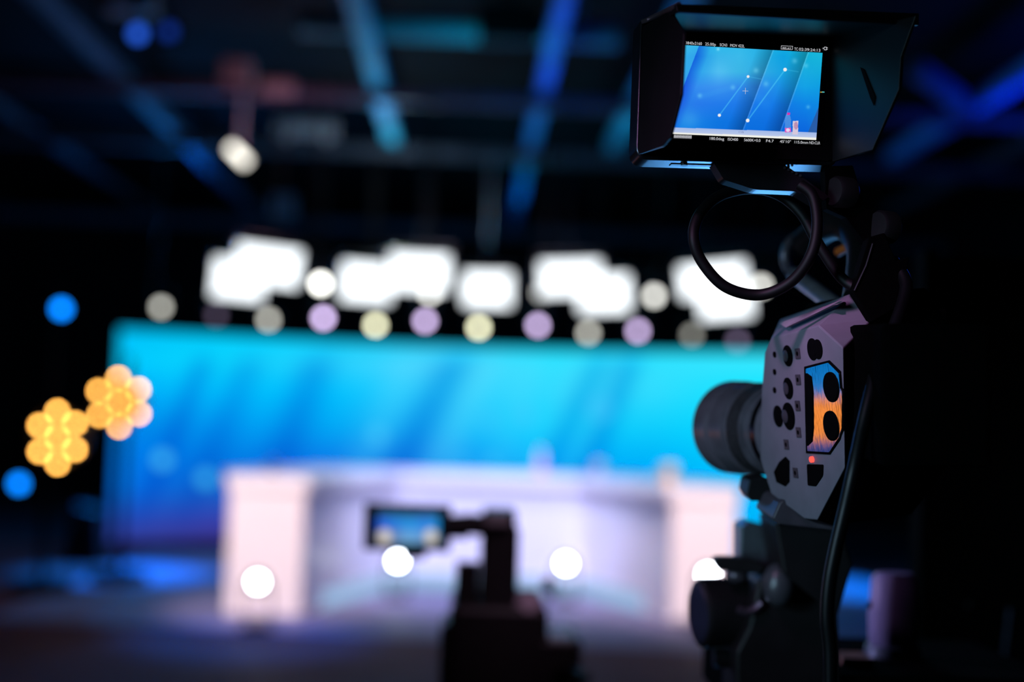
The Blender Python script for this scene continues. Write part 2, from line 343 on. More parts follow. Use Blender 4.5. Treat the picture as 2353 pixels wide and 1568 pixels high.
soft_panel(1050, 608, 1190, 722, 14.3, 'single white softlight panel hanging alone at the centre of the row', 1, rodm=STEEL)
soft_panel(1226, 582, 1396, 697, 11.9, 'white softlight panel, upper one of the third pair from left', 3)
soft_panel(1314, 615, 1461, 735, 14.3, 'white softlight panel, lower one of the third pair from left', 3)
soft_panel(1547, 588, 1730, 700, 11.9, 'white softlight panel seen through the cable loop, upper one of the rightmost pair', 6)
soft_panel(1592, 622, 1742, 749, 14.3, 'white softlight panel below the cable loop, lower one of the rightmost pair', 5)
# ------------------------------------------------------------------ hanging spotlights
def spot(px, py, Y, c, s, label, name='spotlight', cat='spotlight', group='small round spotlights in the row above the video wall', r=.045, can=.085, L=.22, hang=True, rodm=MATTE):
    p = at(px, py, Y); ax = (V((0, 2, 1.3))-p).normalized()
    t = thing(name, label, cat, p, group)
    link('lamp_housing', MB().lathe(p-ax*L, ax, [(0, can*.6), (.03, can*.9), (L*.5, can), (L+.01, can)], 24), BLACKM, t, smooth=True)
    link('lens', MB().lathe(p+ax*.012, ax, [(0, r), (.004, r*.92)], 24), emit('lens_glow_%d_%d_%d_%g' % (*c, s), c, s), t)
    m = p-ax*L*.5; sx = V((1, 0, 0))*(can+.015)
    if hang:
        beam = 12.06+.12 if Y < 13 else 14.5+.13; z1 = ZG+.03
        link('yoke', MB().tube([m-sx, m-sx+V((0, 0, can+.06)), m+sx+V((0, 0, can+.06)), m+sx], .01, 8), BLACKM, t)
        tp = m+V((0, 0, can+.06))
        link('drop_rod', MB().tube([tp, V((tp.x, beam-.06, tp.z+.1)), V((tp.x, beam-.06, z1))], .014, 8), rodm, t)
        link('clamp', MB().box((tp.x, beam-.07, ZG+.02), (.06, .14, .16)), BLACKM, t)
    return t, m, sx
YW = (232, 232, 196); GW = (215, 215, 205); LI = (214, 190, 240)
for px, py, s, lab in ((370, 706, 4.2, 'dim white spotlight, outermost on the left above the video wall corner'),
                     (617, 735, 4.8, 'dim white spotlight just under the leftmost pair of softlight panels'),
                     (863, 747, 9.0, 'yellowish spotlight under the second pair of panels, left of the centre'),
                     (1100, 753, 9.5, 'yellowish spotlight directly under the single centre panel'),
                     (1352, 765, 5.0, 'dim greyish spotlight under the third pair of panels'),
                     (1590, 770, 2.0, 'very dim grey spotlight under the rightmost pair of panels')):
    spot(px, py, 14.75, YW if s > 6 else GW, s, lab)
for px, py, s, lab in ((737, 652, 12., 'bright white spotlight between the first and second panel pairs'),
                     (988, 672, 6.5, 'white spotlight overlapping the lower edge of the second upper panel'),
                     (1246, 672, 3.0, 'white spotlight peeping out left below the third upper panel'),
                     (1503, 680, 5.0, 'white spotlight alone between the third panel pair and the cable loop'),
                     (1748, 658, 5.0, 'white spotlight at the right edge of the rightmost panels')):
    spot(px, py, 12.55, (245, 245, 238), s, lab)
for px, py, s, lab in ((743, 731, 9., 'bright lilac moving-head light, leftmost glowing lilac one above the video wall'),
                     (977, 738, 7.5, 'lilac moving-head light left of the centre panel'),
                     (1236, 748, 7., 'lilac moving-head light right of the centre panel'),
                     (1466, 761, 6.5, 'lilac moving-head light, rightmost glowing one above the video wall'),
                     (497, 725, .5, 'nearly unlit purple moving-head light under the leftmost panels'),
                     (1695, 785, 1.0, 'nearly unlit pink moving-head light beside the cinema camera top')):
    t, m, sx = spot(px, py, 14.8, LI, s, lab, 'moving_head_spotlight', 'stage light', 'lilac moving-head lights above the video wall', r=.045, can=.1, L=.2)
    link('head_base', MB().box(m+V((0, .05, .2)), (.2, .16, .08)), BLACKM, t, bevel=.01)
# tilted white twin lamp on the near crossbeam
p = at(530, 338, 11.9); q = at(566, 374, 11.9)
t = thing('twin_lamp', 'white tilted tube-shaped lamp hanging alone from the nearest crossbeam', 'lamp', (p+q)/2)
link('glowing_tube', MB().cyl(p, q, .035), emit('tube_glow', (250, 245, 232), 3.2), t)
link('reflector', MB().cyl(p+V((0, .07, .03)), q+V((0, .07, .03)), .06), BLACKM, t)
link('hanging_rod', MB().tube([(p+q)/2+V((0, .07, .03)), V(((p+q).x/2, 12.0, ZG-.2)), V(((p+q).x/2, 12.0, ZG))], .018, 8), mat('rod_paint', (150, 140, 145), .5), t)
# blue lamp high at left
BL = (5, 125, 245)
t, m, sx = spot(316, 77, 9.6, (40, 95, 225), 1.9, 'small dim blue lamp near the ceiling at upper left', 'blue_lamp', 'lamp', None, hang=False)
link('hanging_rod', MB().cyl(m, V((m.x, m.y, ZC)), .015), BLACKM, t)
t, m, sx = spot(388, 72, 9.75, (30, 70, 190), .7, 'very dim blue lamp just right of the small blue lamp at upper left', 'blue_lamp', 'lamp', None, hang=False)
link('hanging_rod', MB().cyl(m, V((m.x, m.y, ZC)), .015), BLACKM, t)
# ------------------------------------------------------------------ lighting towers on the left
def tower(px, Y, h, label):
    x = at(px, 1000, Y).x; loc = V((x, Y, 0)); t = thing('lighting_tower', label, 'light stand', loc)
    link('mast', MB().cyl(loc+V((0, 0, .08)), loc+V((0, 0, h)), .03), MATTE, t, smooth=True)
    link('base_plate', MB().cyl(loc, loc+V((0, 0, .08)), .26, .22, n=28), MATTE, t)
    return x
tA = tower(288, 12.25, 1.9, 'black lighting mast carrying the right-hand amber cluster light')
tB = tower(112, 11.4, 2.45, 'black lighting mast carrying the left-hand amber cluster light and blue lamps')
AMB = emit('amber_glow', (255, 182, 84), 25.0)
def cluster(px, py, Y, rx, ry, label, mast, r=.022):
    p = at(px, py, Y); t = thing('cluster_light', label, 'stage light', p, 'amber seven-lamp cluster lights')
    k = Y/FPX; ax = V((0, -1, 0))
    link('lamp_housing', MB().lathe(p+V((0, .16, 0)), ax, [(0, .1), (.03, .2), (.14, .22)], 32), BLACKM, t, smooth=True)
    for i in range(7):
        q = V((0, 0, 0)) if i == 0 else V((math.cos(R(60*i-30+4))*rx*k, 0, math.sin(R(60*i-30+4))*ry*k))
        link('bulb', MB().lathe(p+q+V((0, .0, 0)), ax, [(0, r), (.012, r*.95), (.02, r*.6)], 20), AMB, t)
    link('bracket', MB().tube([p+V((0, .1, 0)), V((mast, Y+.28, p.z))], .025, 8), MATTE, t)
cluster(273, 925, 12.0, 52, 55, 'glowing amber cluster of seven lamps overlapping the left edge of the video wall', tA)
cluster(132, 1006, 11.1, 46, 59, 'glowing amber cluster of seven lamps, outer left of the two', tB)
for px, py, s, lab in ((141, 710, 6.5, 'bright blue lamp high on the left mast'), (43, 1112, 5.5, 'bright blue lamp low at the far left edge')):
    t, m, sx = spot(px, py, 11.3, BL, s, lab, 'blue_lamp', 'lamp', 'bright blue lamps at the left', hang=False)
    link('bracket', MB().tube([m, V((tB, 11.4, m.z))], .02, 8), MATTE, t)
# dark wedge beside the wall foot
c = at(185, 1250, 13.6)
t = thing('stage_speaker', 'dark floor speaker standing at the left foot of the video wall', 'speaker', (c.x, 13.6, 0))
link('cabinet', MB().prism([V((c.x-.18, 13.5, 0)), V((c.x+.22, 13.5, 0)), V((c.x+.18, 13.5, .5)), V((c.x-.05, 13.5, .55))], V((0, .35, 0))), BLACK, t, bevel=.02)
link('grille', MB().box((c.x+.03, 13.49, .22), (.26, .015, .3)), MATTE, t)
# ------------------------------------------------------------------ camcorder in the middle distance
YC = 2.8; kC = YC/FPX
cc = thing('camcorder', 'black camcorder silhouette with flip-out screen in front of the white desk', 'video camera', at(1160, 1480, YC))
def pbox(mb, x0, y0, x1, y1, Y, dep, off=0., m=0):
    a, b = at(x0, y0, Y), at(x1, y1, Y); c = (a+b)/2
    return mb.box((c.x, Y+dep/2+off, c.z), (abs(b.x-a.x), dep, abs(a.z-b.z)), None, m)
link('camera_body', pbox(pbox(MB(), 1034, 1392, 1256, 1600, YC, .34), 1012, 1436, 1060, 1600, YC+.02, .2), BLACK, cc, bevel=.012)
link('side_unit', pbox(MB(), 1225, 1470, 1334, 1620, YC, .22), BLACK, cc, bevel=.008)
link('viewfinder', pbox(pbox(MB(), 1106, 1212, 1188, 1420, YC+.02, .07), 1110, 1176, 1186, 1240, YC+.02, .16), BLACK, cc, bevel=.006)
link('eyecup', pbox(MB(), 1112, 1178, 1172, 1212, YC+.0, .03), mat('eyecup_grey', (120, 118, 122), .6), cc, bevel=.006)
link('rear_post', pbox(MB(), 1048, 1292, 1098, 1410, YC+.02, .03), BLACK, cc, bevel=.004)
link('handle', MB().tube([at(1165, 1385, YC+.06), at(1195, 1370, YC+.12), at(1235, 1375, YC+.14), at(1250, 1420, YC+.14)], .010, 10), BLACK, cc, smooth=True)
link('screen_arm', MB().tube([at(1015, 1212, YC), at(1075, 1206, YC+.01), at(1130, 1208, YC+.03)], .022, 10), BLACK, cc, smooth=True)
link('hinge', pbox(MB(), 1008, 1188, 1076, 1240, YC-.004, .02), BLACK, cc, bevel=.004)
lc = link('flip_screen', pbox(pbox(MB(), 838, 1156, 1034, 1270, YC, .014), 926, 1262, 978, 1286, YC, .02), BLACK, cc, bevel=.003)
CXs = [866, 900, 940, 980, 1012]; CYs = [1174, 1186, 1200, 1225, 1252]
CT = [[(60,62,50)]*5, [(60,110,170),(50,130,190),(60,120,180),(60,120,190),(60,120,170)],
      [(10,70,235),(20,120,240),(15,150,235),(30,130,240),(0,160,235)],
      [(110,130,190),(110,130,190),(100,170,235),(100,150,220),(60,150,220)], [(130,130,160),(110,140,180),(120,180,215),(110,150,200),(110,120,150)]]
def lcd_col(x, y):
    c = table(CXs, CYs, CT, x, y)
    for px in (884, 990):
        d = math.hypot((x-px)/16, (y-1234)/20)
        if d < 1: c = [v+(t-v)*min(1, (1-d)*3) for v, t in zip(c, (235, 222, 205))]
    return lin(c)
mb = MB(); cols = []
for j in range(31):
    for i in range(41):
        x, y = 866+144*i/40, 1250-74*j/30; p = at(x, y, YC-.0015); mb.v.append(p); cols.append(lcd_col(x, y))
for j in range(30):
    for i in range(40): q = j*41+i; mb.f.append((q, q+1, q+42, q+41)); mb.m.append(0)
link('lcd_image', mb, emit_attr('lcd_image_glow', .9), lc, colors=cols)
# tripod under the camcorder
tc_ = at(1150, 1600, YC+.14)
tp = thing('tripod', 'black tripod carrying the camcorder in front of the desk', 'tripod', (tc_.x, tc_.y, 0))
zt = at(1150, 1600, YC).z
link('head', MB().cyl((tc_.x, tc_.y, zt-.12), (tc_.x, tc_.y, zt-.002), .05, .06), BLACK, tp, smooth=True)
for k in range(3):
    a = R(90+120*k); link('leg', MB().tube([(tc_.x, tc_.y, zt-.1), (tc_.x+.42*math.cos(a), tc_.y+.42*math.sin(a), .015)], .018, 10), BLACK, tp, smooth=True)
link('pan_handle', MB().tube([V((tc_.x, tc_.y, zt-.06)), at(1300, 1540, YC-.02), at(1345, 1560, YC-.2)], .011, 10), BLACK, tp, smooth=True)
tag(link('pan_control', MB().lathe(at(1262, 1352, YC+.1), at(1250, 1330, YC+.05)-at(1262, 1352, YC+.1), [(-.05, .007), (.0, .010), (.03, .012)], 14), BLACK, cc, smooth=True), None, None)
link('shoulder_rest', MB().ball(at(1212, 1398, YC+.05), (.034, .05, .036)), mat('rest_lilac_lit', (150, 138, 150), .7), cc, smooth=True)  # lilac light put into the grey of the rest
link('teal_highlight', pbox(MB(), 1262, 1462, 1318, 1478, YC+.0, .12), mat('highlight_teal', (160, 185, 190), .5), cc, bevel=.004)  # pale teal block standing in for a highlight on the side unit
# ------------------------------------------------------------------ field monitor
def frame(yaw, tilt, roll):
    n = -cf; x = cr*math.cos(R(yaw))+cf*math.sin(R(yaw)); n = x.cross(cu).normalized(); u = n.cross(x).normalized()
    n2 = n*math.cos(R(tilt))+u*math.sin(R(tilt)); u2 = u*math.cos(R(tilt))-n*math.sin(R(tilt))
    q = Matrix.Rotation(R(-roll), 3, n2); return q@x, q@u2, n2
mx, mu, mn = frame(12, 10, .8)
MO = atd(1735, 210, 1.2)
def mon(x, y, d=0.): return plane_at(x, y, MO+mn*d, mn)
fm = thing('field_monitor', 'black field monitor with sunhood and lit blue screen, top of the camera rig', 'monitor', mon(1700, 372, -.012))
# casing: rounded slab
def rpoly(cs, rad, n=5):                    # rounds the corners of a 3D polygon
    out = []; N = len(cs)
    for i in range(N):
        p, a, b = cs[i], (cs[i-1]-cs[i]).normalized(), (cs[(i+1) % N]-cs[i]).normalized(); r = rad[i] if isinstance(rad, (list, tuple)) else rad
        if r == 0: out.append(p); continue
        for k in range(n+1):
            t = k/n; out.append((p+a*r)*(1-t)**2+p*2*t*(1-t)+(p+b*r)*t*t)
    return out
cas = [mon(1472, 42), mon(1928, 66), mon(1922, 380), mon(1461, 366)]
link('casing', MB().prism(rpoly(cas, [.004, .006, .006, .012]), -mn*.022), mat('monitor_casing', (62, 64, 70), .3, metal=.9), fm, bevel=.0012, smooth=True)
link('bezel', MB().prism(rpoly([mon(1478, 52, .0003), mon(1922, 75, .0003), mon(1916, 372, .0003), mon(1468, 358, .0003)], .007), mn*.0025), MATTE, fm, bevel=.0008)
# picture on the screen
def QP(u, v):                # picture rectangle (0..1) to photo-frame pixels on the monitor face
    tl, tr_, br, bl = (1536, 101.5), (1890, 121.5), (1875.5, 322), (1524, 307)
    return [(tl[k]*(1-u)+tr_[k]*u)*(1-v)+(bl[k]*(1-u)+br[k]*u)*v for k in (0, 1)]
SXs = [1560, 1600, 1650, 1700, 1750, 1800, 1850, 1890]; SYs = [100, 130, 165, 200, 240, 280, 312]
ST = [[(70,195,235),(40,180,235),(45,190,240),(50,190,240),(40,180,235),(20,180,230),(25,185,225),(30,190,220)],
      [(40,170,235),(30,150,235),(60,185,240),(60,190,240),(40,180,235),(15,165,230),(20,180,220),(25,185,225)],
      [(30,145,230),(45,165,240),(75,190,245),(60,185,235),(50,175,235),(25,165,230),(25,175,230),(20,175,225)],
      [(35,130,235),(55,145,245),(60,150,245),(50,140,240),(45,140,240),(25,150,235),(20,165,235),(15,160,230)],
      [(40,130,235),(40,125,240),(35,125,240),(30,125,240),(25,125,240),(20,125,235),(15,135,235),(15,140,230)],
      [(30,135,235),(25,130,235),(15,120,230),(15,115,230),(15,115,230),(15,110,230),(15,115,230),(20,130,225)],
      [(20,135,235),(15,125,230),(15,115,225),(10,110,225),(10,110,225),(10,105,225),(10,100,225),(20,105,215)]]
EDGES = [((1607, 103), (1574, 190)), ((1776, 114), (1706, 300)), ((1857, 118), (1790, 309))]    # folds in the backdrop
def scr_col(u, v):
    x, y = QP(u, v); c = table(SXs, SYs, ST, x, y)
    for k, ((xa, ya), (xb, yb)) in enumerate(EDGES):
        d = x-(xa+(xb-xa)*(y-ya)/(yb-ya))
        if k == 0 and 0 < d < 30: c = [v_*(1-.34*(1-d/30)) if i != 2 else v_*(1-.04*(1-d/30)) for i, v_ in enumerate(c)]
        if k == 0 and d <= 0: c = [c[0]*.5+35, c[1]*.7+62, 240]
        if k and -40 < d < 0: c = [v_*(1-.26*(1+d/40)) for v_ in c]
        if k and 0 <= d < 3: c = [v_+(255-v_)*.14 for v_ in c]
    if x > 1854 and y > 235:                      # grey wedge at the lower right
        d = x-(1887-(y-232)*.42)
        if d > 0: c = [40+d*.4, 95, 170]
    for px, py, r, a in ((1650, 113, 4, 1), (1737, 162, 7, .45), (1684, 201, 6, .4), (1608, 220, 6, .45), (1760, 193, 7, .4), (1826, 140, 7, .4), (1852, 151, 6, .4), (1857, 246, 5, .4), (1655, 165, 24, .12), (1585, 275, 24, .18)):
        d = math.hypot(x-px, y-py)
        if d < r*2.2: c = [v_+(t-v_)*a*math.exp(-1.3*(d/r)**2) for v_, t in zip(c, (130, 225, 255))]
    for (xa, ya), (xb, yb), a, w in (((1719, 176), (1653, 265), .5, 1.1), ((1804, 160), (1718, 277), .5, 1.2), ((1719, 176), (1750, 182), .25, 1), ((1804, 160), (1834, 165), .25, 1), ((1684, 201), (1610, 222), .07, 5), ((1720, 205), (1760, 240), .05, 8)):
        L2 = (xb-xa)**2+(yb-ya)**2; t = max(0, min(1, ((x-xa)*(xb-xa)+(y-ya)*(yb-ya))/L2)); d = math.hypot(x-xa-t*(xb-xa), y-ya-t*(yb-ya))
        k = a*max(0, min(1, 1.4-d/w/1.3)); c = [v_+(t_-v_)*min(1, k) for v_, t_ in zip(c, (90, 215, 255))]
    for px, py, r in ((1719, 176, 3.2), (1804, 160, 4.2), (1653, 265, 3.6), (1718, 277, 4.2)):
        d = math.hypot(x-px, y-py); k = max(0, min(1, r+.5-d)); c = [v_+(t-v_)*k for v_, t in zip(c, (248, 244, 245))]
    yt = 293+(x-1549)*.0365                        # pale desk edge along the bottom
    if y > yt: c = [165+(y-yt)*2.2, 190+(y-yt)*1.2, 238]
    if y > yt+11.5: c = [246, 246, 238]
    # bottle and cup standing on the desk edge
    if 1803.5 < x < 1817.5 and 276 < y < 304:
        g = (math.sin(x*2.3+y*.9)*math.cos(y*1.7)); c = [v_*(.75)+(200+40*g)*.3 for v_ in c]
        if 294 < y: c = (228, 90, 190)
        if math.hypot((x-1810.5)/4.6, (y-299)/4) < 1: c = (240, 215, 245)
    if abs(x-1811) < 7-(276-y)*.28 and 263 < y <= 276: g = math.sin(x*1.9)*math.cos(y*1.3); c = [v_*.7+(200+50*g)*.33 for v_ in c]
    if abs(x-1812) < 3.4 and 259 < y < 264.5: c = (225, 50, 170)
    if 1821.5 < x-(y-290)*-.04 < 1834 and 278 < y < 309.5:
        c = (218, 205, 225)
        if math.hypot((x-1829)/4.6, (y-289)/9) < 1: c = (185, 145, 190) if math.sin(y*1.4) > 0 else (205, 150, 175)
    return lin([min(255, max(0, v_)) for v_ in c])
NU, NV = 420, 240
mb = MB(); cols = []
for j in range(NV+1):
    for i in range(NU+1):
        u, v = i/NU, 1-j/NV; mb.v.append(mon(*QP(u, v), .0034)); cols.append(scr_col(u, v))
for j in range(NV):
    for i in range(NU): q = j*(NU+1)+i; mb.f.append((q, q+1, q+NU+2, q+NU+1)); mb.m.append(0)
scr = link('screen', MB().prism([mon(*p, .0029) for p in ((1530, 86), (1902, 108), (1888, 336), (1518, 322))], mn*.0003), mat('screen_glass', (6, 6, 8), .12, spec=.3), fm)
link('screen_picture', mb, emit_attr('monitor_image_glow', .95), scr, colors=cols)
# on-screen readout text
def text_mesh(s):
    cu_ = D.curves.new('readout', 'FONT'); cu_.body = s; cu_.resolution_u = 3; o = D.objects.new('readout', cu_); COL.objects.link(o)
    dg = bpy.context.evaluated_depsgraph_get(); me = o.evaluated_get(dg).to_mesh()
    vs = [v.co.copy() for v in me.vertices]; fs = [list(p.vertices) for p in me.polygons]
    o.evaluated_get(dg).to_mesh_clear(); D.objects.remove(o); D.curves.remove(cu_); return vs, fs
tm = MB(); RO = [emit('readout_white', (226, 226, 232), .85), emit('readout_grey', (130, 140, 190), .8), emit('readout_yellow', (240, 190, 60), .8), emit('readout_cyan', (90, 210, 210), .8)]
def flush(nm):
    global tm
    link(nm, tm, RO, scr); tm = MB()
def put_text(s, x0, y0, x1, y1, h, d=.0042, m=0):        # from (x0,y0) to (x1,y1) on the baseline
    vs, fs = text_mesh(s); xa = min(v.x for v in vs); xb = max(v.x for v in vs)
    P = []
    for v in vs:
        u = (v.x-xa)/(xb-xa); P.append(mon(x0+(x1-x0)*u, y0+(y1-y0)*u-v.y/.7*h, d))
    link('readout_text', MB().add(P, fs), RO[m], scr)
def tl_y(x): return 101.5+(x-1536)*20/354-2.2
for s, xa, xb in (('3840x2160', 1575.5, 1613), ('25.00p', 1620.5, 1645), ('SCN3', 1654, 1671), ('MOV 422L', 1678, 1711), ('TC', 1825.5, 1833.5), ('02:39:24:13', 1836, 1885)):
    put_text(s, xa, tl_y(xa), xb, tl_y(xb), 6.6)
put_text('RELAY', 1798.5, tl_y(1798)-1.4, 1818, tl_y(1818)-1.4, 4.6)
def by(x): return 307+(x-1524)*15/351.5+9.6
for s, xa, xb in (('180.0deg', 1631, 1664), ('ISO400', 1672.5, 1696), ('5600K+0.0', 1710, 1747.5), ('F4.7', 1760.5, 1778), ('45\'10"', 1792, 1817.5), ('115.0mm', 1826, 1857), ('ND:CLR', 1860, 1884.5)):
    put_text(s, xa, by(xa), xb, by(xb), 6.4)
def line(pts, w=.9, d=.0042, m=0, closed=False):
    pts = list(pts)+([pts[0]] if closed else [])
    for (xa, ya), (xb, yb) in zip(pts, pts[1:]):
        L = math.hypot(xb-xa, yb-ya); nx, ny = -(yb-ya)/L*w/2, (xb-xa)/L*w/2; ex, ey = (xb-xa)/L*w/2, (yb-ya)/L*w/2
        tm.quad(*[mon(x, y, d) for x, y in ((xa-ex+nx, ya-ey+ny), (xb+ex+nx, yb+ey+ny), (xb+ex-nx, yb+ey-ny), (xa-ex-nx, ya-ey-ny))], m)
line([(1795.5, 105), (1821.5, 106.3), (1821, 114), (1795, 112.7)], .8, closed=True); flush('readout_frame')
line([(1890.5, 111), (1893, 110.8), (1894.8, 108.2), (1899.5, 108.4), (1899.3, 114.6), (1894.6, 114.4), (1893, 111.6)], 1.1)
line([(1899.4, 109.8), (1901.5, 109.9)], 1); line([(1899.3, 113.2), (1901.4, 113.3)], 1); flush('power_icon')
line([(1706.5, 209), (1719, 209.5)], .9); line([(1713, 202.5), (1712.6, 216)], .9); flush('focus_marker')
for i in range(16):
    x = 1549.5+i*2.6; line([(x, by(x)-7.4), (x-.2, by(x)-1.2)], 1.2)
line([(1549, by(1549)-4.3), (1589, by(1589)-4.3)], .8); flush('level_meter')
put_text('CVB', 1697, 305.5, 1709, 306, 4, m=1)
line([(1885.5, 211.7), (1889, 211.9)], 1.6, m=2); line([(1889.5, 211.5), (1893.5, 211.8)], 2.2, m=3)
flush('exposure_marker')
# sunhood
DH = .08; hood_m = mat('sunhood_plastic', (9, 9, 11), .42, spec=.5)
hd = thing('sun_hood', None, None, mon(1700, 80)) if False else None
def sheet(pts, t, m=0, mb=None): return (mb or MB()).prism(pts, t, m)
link('hood_top', sheet([mon(1500, 72, .002), mon(1915, 88, .002), mon(2106, 50, DH), mon(1556, 24, DH)], mu*.004), hood_m, fm, bevel=.0006)
link('hood_lip', MB().prism([mon(1552, 8, DH), mon(2112, 30, DH), mon(2112, 57, DH), mon(1556, 27, DH)], -mn*.004), hood_m, fm, bevel=.0008)
def fplane(a, b, c): return a, (b-a).cross(c-a).normalized()
LP = fplane(mon(1482, 62, .002), mon(1474, 355, .002), mon(1571, 218, DH)); RP = fplane(mon(1908, 86, .002), mon(1912, 372, .002), mon(2065, 205, DH))
link('hood_side', MB().prism([plane_at(x, y, *LP) for x, y in ((1482, 62), (1545, 24), (1578, 78), (1571, 218), (1545, 318), (1528, 337), (1474, 355))], -mx*.0025), hood_m, fm, bevel=.0005)
link('hood_side', MB().prism([plane_at(x, y, *RP) for x, y in ((1908, 80), (2104, 36), (2084, 90), (2070, 130), (2065, 205), (2004, 345), (1912, 372))], mx*.0025), hood_m, fm, bevel=.0005)
link('vent_slot', MB().prism([plane_at(x, y, RP[0]-mx*.0004, RP[1]) for x, y in ((1978, 155), (1986, 160), (2012, 222), (2009, 243), (2001, 225))], -mx*.0006), MATTE, fm)
link('lit_hood_edge', MB().tube([mon(1474, 52, .003), mon(1492, 44, .006), mon(1560, 10, DH-.002)], .0022, 8), mat('hood_edge_pink_lit', (150, 130, 140), .35, metal=.8), fm, smooth=True)  # pinkish strip standing in for the lit edge of the hood
link('hood_highlight', MB().prism([mon(1510, 335, .004), mon(1535, 330, .01), mon(1535, 333, .01), mon(1510, 338, .004)], mn*.002), ANOD, fm)  # bright sliver in place of a small highlight at the flap foot
# things under the casing
link('port_cover', MB().prism([mon(1542, 371, -.008), mon(1640, 374, -.008), mon(1640, 380, -.008), mon(1542, 377, -.008)], -mn*.006), BLACKM, fm, bevel=.0005)
link('tally_knob', MB().cyl(mon(1572, 371, -.008), mon(1572, 381, -.008), .0028, n=12), BLACKM, fm)
# ------------------------------------------------------------------ monitor arm
arm = thing('monitor_arm', 'black articulated bracket under the field monitor with thumb knobs', 'bracket', mon(1760, 440, -.012))
brk = [mon(1640, 374, -.004), mon(1805, 380, -.004), mon(1835, 400, -.004), mon(1905, 452, -.004), mon(1880, 470, -.004), mon(1830, 440, -.004), mon(1735, 436, -.004), mon(1663, 413, -.004)]
link('mount_plate', MB().prism(rpoly(brk, [.001, .001, .003, .002, .003, .004, .004, .003], 3), -mn*.012), mat('bracket_paint', (26, 25, 29), .35, spec=.5), arm, bevel=.0012)
for k in range(5):
    x, y = 1803+k*9, 386+k*4.4; link('ridge', MB().cyl(mon(x, y, -.003), mon(x, y, -.013), .0012, n=8), ANOD, arm)
kx = (mn*.26-mx*.95).normalized()
def knob(px, py, d, r, L, ax=kx, m=BLACK, nm='thumb_knob', par=arm):
    c = atd(px, py, d); o = link(nm, MB().lathe(c-ax*L, ax, [(0, r*.8), (L*.15, r), (L*.85, r), (L, r*.86), (L*1.02, r*.5)], 28), m, par, smooth=True); return o
knob(1914, 440, 1.2, .0135, .02)
def strut(pts, d, par, nm, m, t=-.02, bevel=.001):
    return link(nm, MB().prism([atd(x, y, d) for x, y in pts], cf*abs(t)), m, par, bevel=bevel)
strut([(1895, 382), (1960, 380), (1990, 480), (2030, 486), (2045, 540), (1990, 560), (1945, 500), (1900, 480)], 1.205, arm, 'upper_link', DEEP)
knob(2014, 520, 1.2, .014, .018)
strut([(1998, 545), (2032, 535), (2060, 600), (2090, 590), (2070, 700), (2005, 740), (1960, 668)], 1.19, arm, 'lower_link', DEEP)
link('lit_link_edge', MB().tube([atd(2005, 560, 1.189), atd(1990, 610, 1.189), atd(1963, 668, 1.189)], .0009, 6), ANOD, arm)  # thin bright tube drawn as the lit edge of the link
# ------------------------------------------------------------------ cable loop
loop = [(1838, 425, 1.19), (1868, 452, 1.185), (1878, 520, 1.18), (1862, 590, 1.18), (1815, 650, 1.19), (1745, 678, 1.2), (1668, 660, 1.2), (1615, 605, 1.2), (1594, 548, 1.2), (1606, 496, 1.21), (1650, 452, 1.225), (1722, 434, 1.235), (1790, 448, 1.235), (1842, 492, 1.225), (1880, 560, 1.215), (1935, 640, 1.21), (1985, 670, 1.20)]
tag(link('coiled_cable', MB().tube(spline([atd(*p) for p in loop], 14), .0048, 14), RUBBER, smooth=True), 'black cable making a round loop under the field monitor', 'cable')
hang = [(2052, 600, 1.205), (2082, 655, 1.185), (2060, 740, 1.16), (2026, 815, 1.14), (2002, 900, 1.12), (1982, 985, 1.11), (1962, 1080, 1.1), (1942, 1170, 1.1), (1921, 1260, 1.1), (1906, 1340, 1.1), (1901, 1420, 1.1), (1908, 1500, 1.1), (1908, 1640, 1.1)]
tag(link('hanging_cable', MB().tube(spline([atd(*p) for p in hang], 12), .0054, 14), mat('cable_sheath', (8, 8, 10), .42, spec=.3), smooth=True), 'long black cable hanging down the right side of the camera rig', 'cable')
# ------------------------------------------------------------------ cinema camera
n = (cr*-.965+cu*-.10-cf*.24).normalized()
PF = atd(1900, 940, 1.2)
def face(x, y, d=0.): return plane_at(x, y, PF+n*d, n)
cine = thing('cinema_camera', 'grey-sided box cinema camera with port panel, mounted below the field monitor', 'camera', face(1850, 1190, -.05))
FA = [(1757, 812), (1773, 777), (1880, 748), (1937, 800), (1941, 1075), (1878, 1195), (1848, 1192), (1772, 1135), (1747, 1055), (1750, 900)]
FB = [(1850, 800), (1792, 735), (1962, 672), (2004, 735), (2010, 1090), (1935, 1215), (1900, 1212), (1850, 1150), (1840, 1060), (1845, 900)]
TH = .05
A_ = [face(*p) for p in FA]; B_ = [face(*p, -TH) for p in FB]
link('side_panel', MB().prism(A_, B_), GREYB, cine, bevel=.0012)
link('rear_body', MB().prism([face(1850, 700, -TH-.001), face(1962, 678, -TH-.001), face(2010, 730, -TH-.001), face(2015, 1090, -TH-.001), face(1940, 1205, -TH-.001), face(1850, 1190, -TH-.001)], -n*.07), DEEP, cine, bevel=.002)
link('battery', MB().box(atd(2085, 900, 1.17), (.085, .11, .17), RC), DEEP, cine, bevel=.006)
link('top_plate', MB().prism([face(1800, 742, -.012), face(1940, 690, -.035), face(1925, 700, -.02), face(1815, 752, -.004)], n*.004), mat('top_plate_grey', (150, 140, 150), .5), cine)
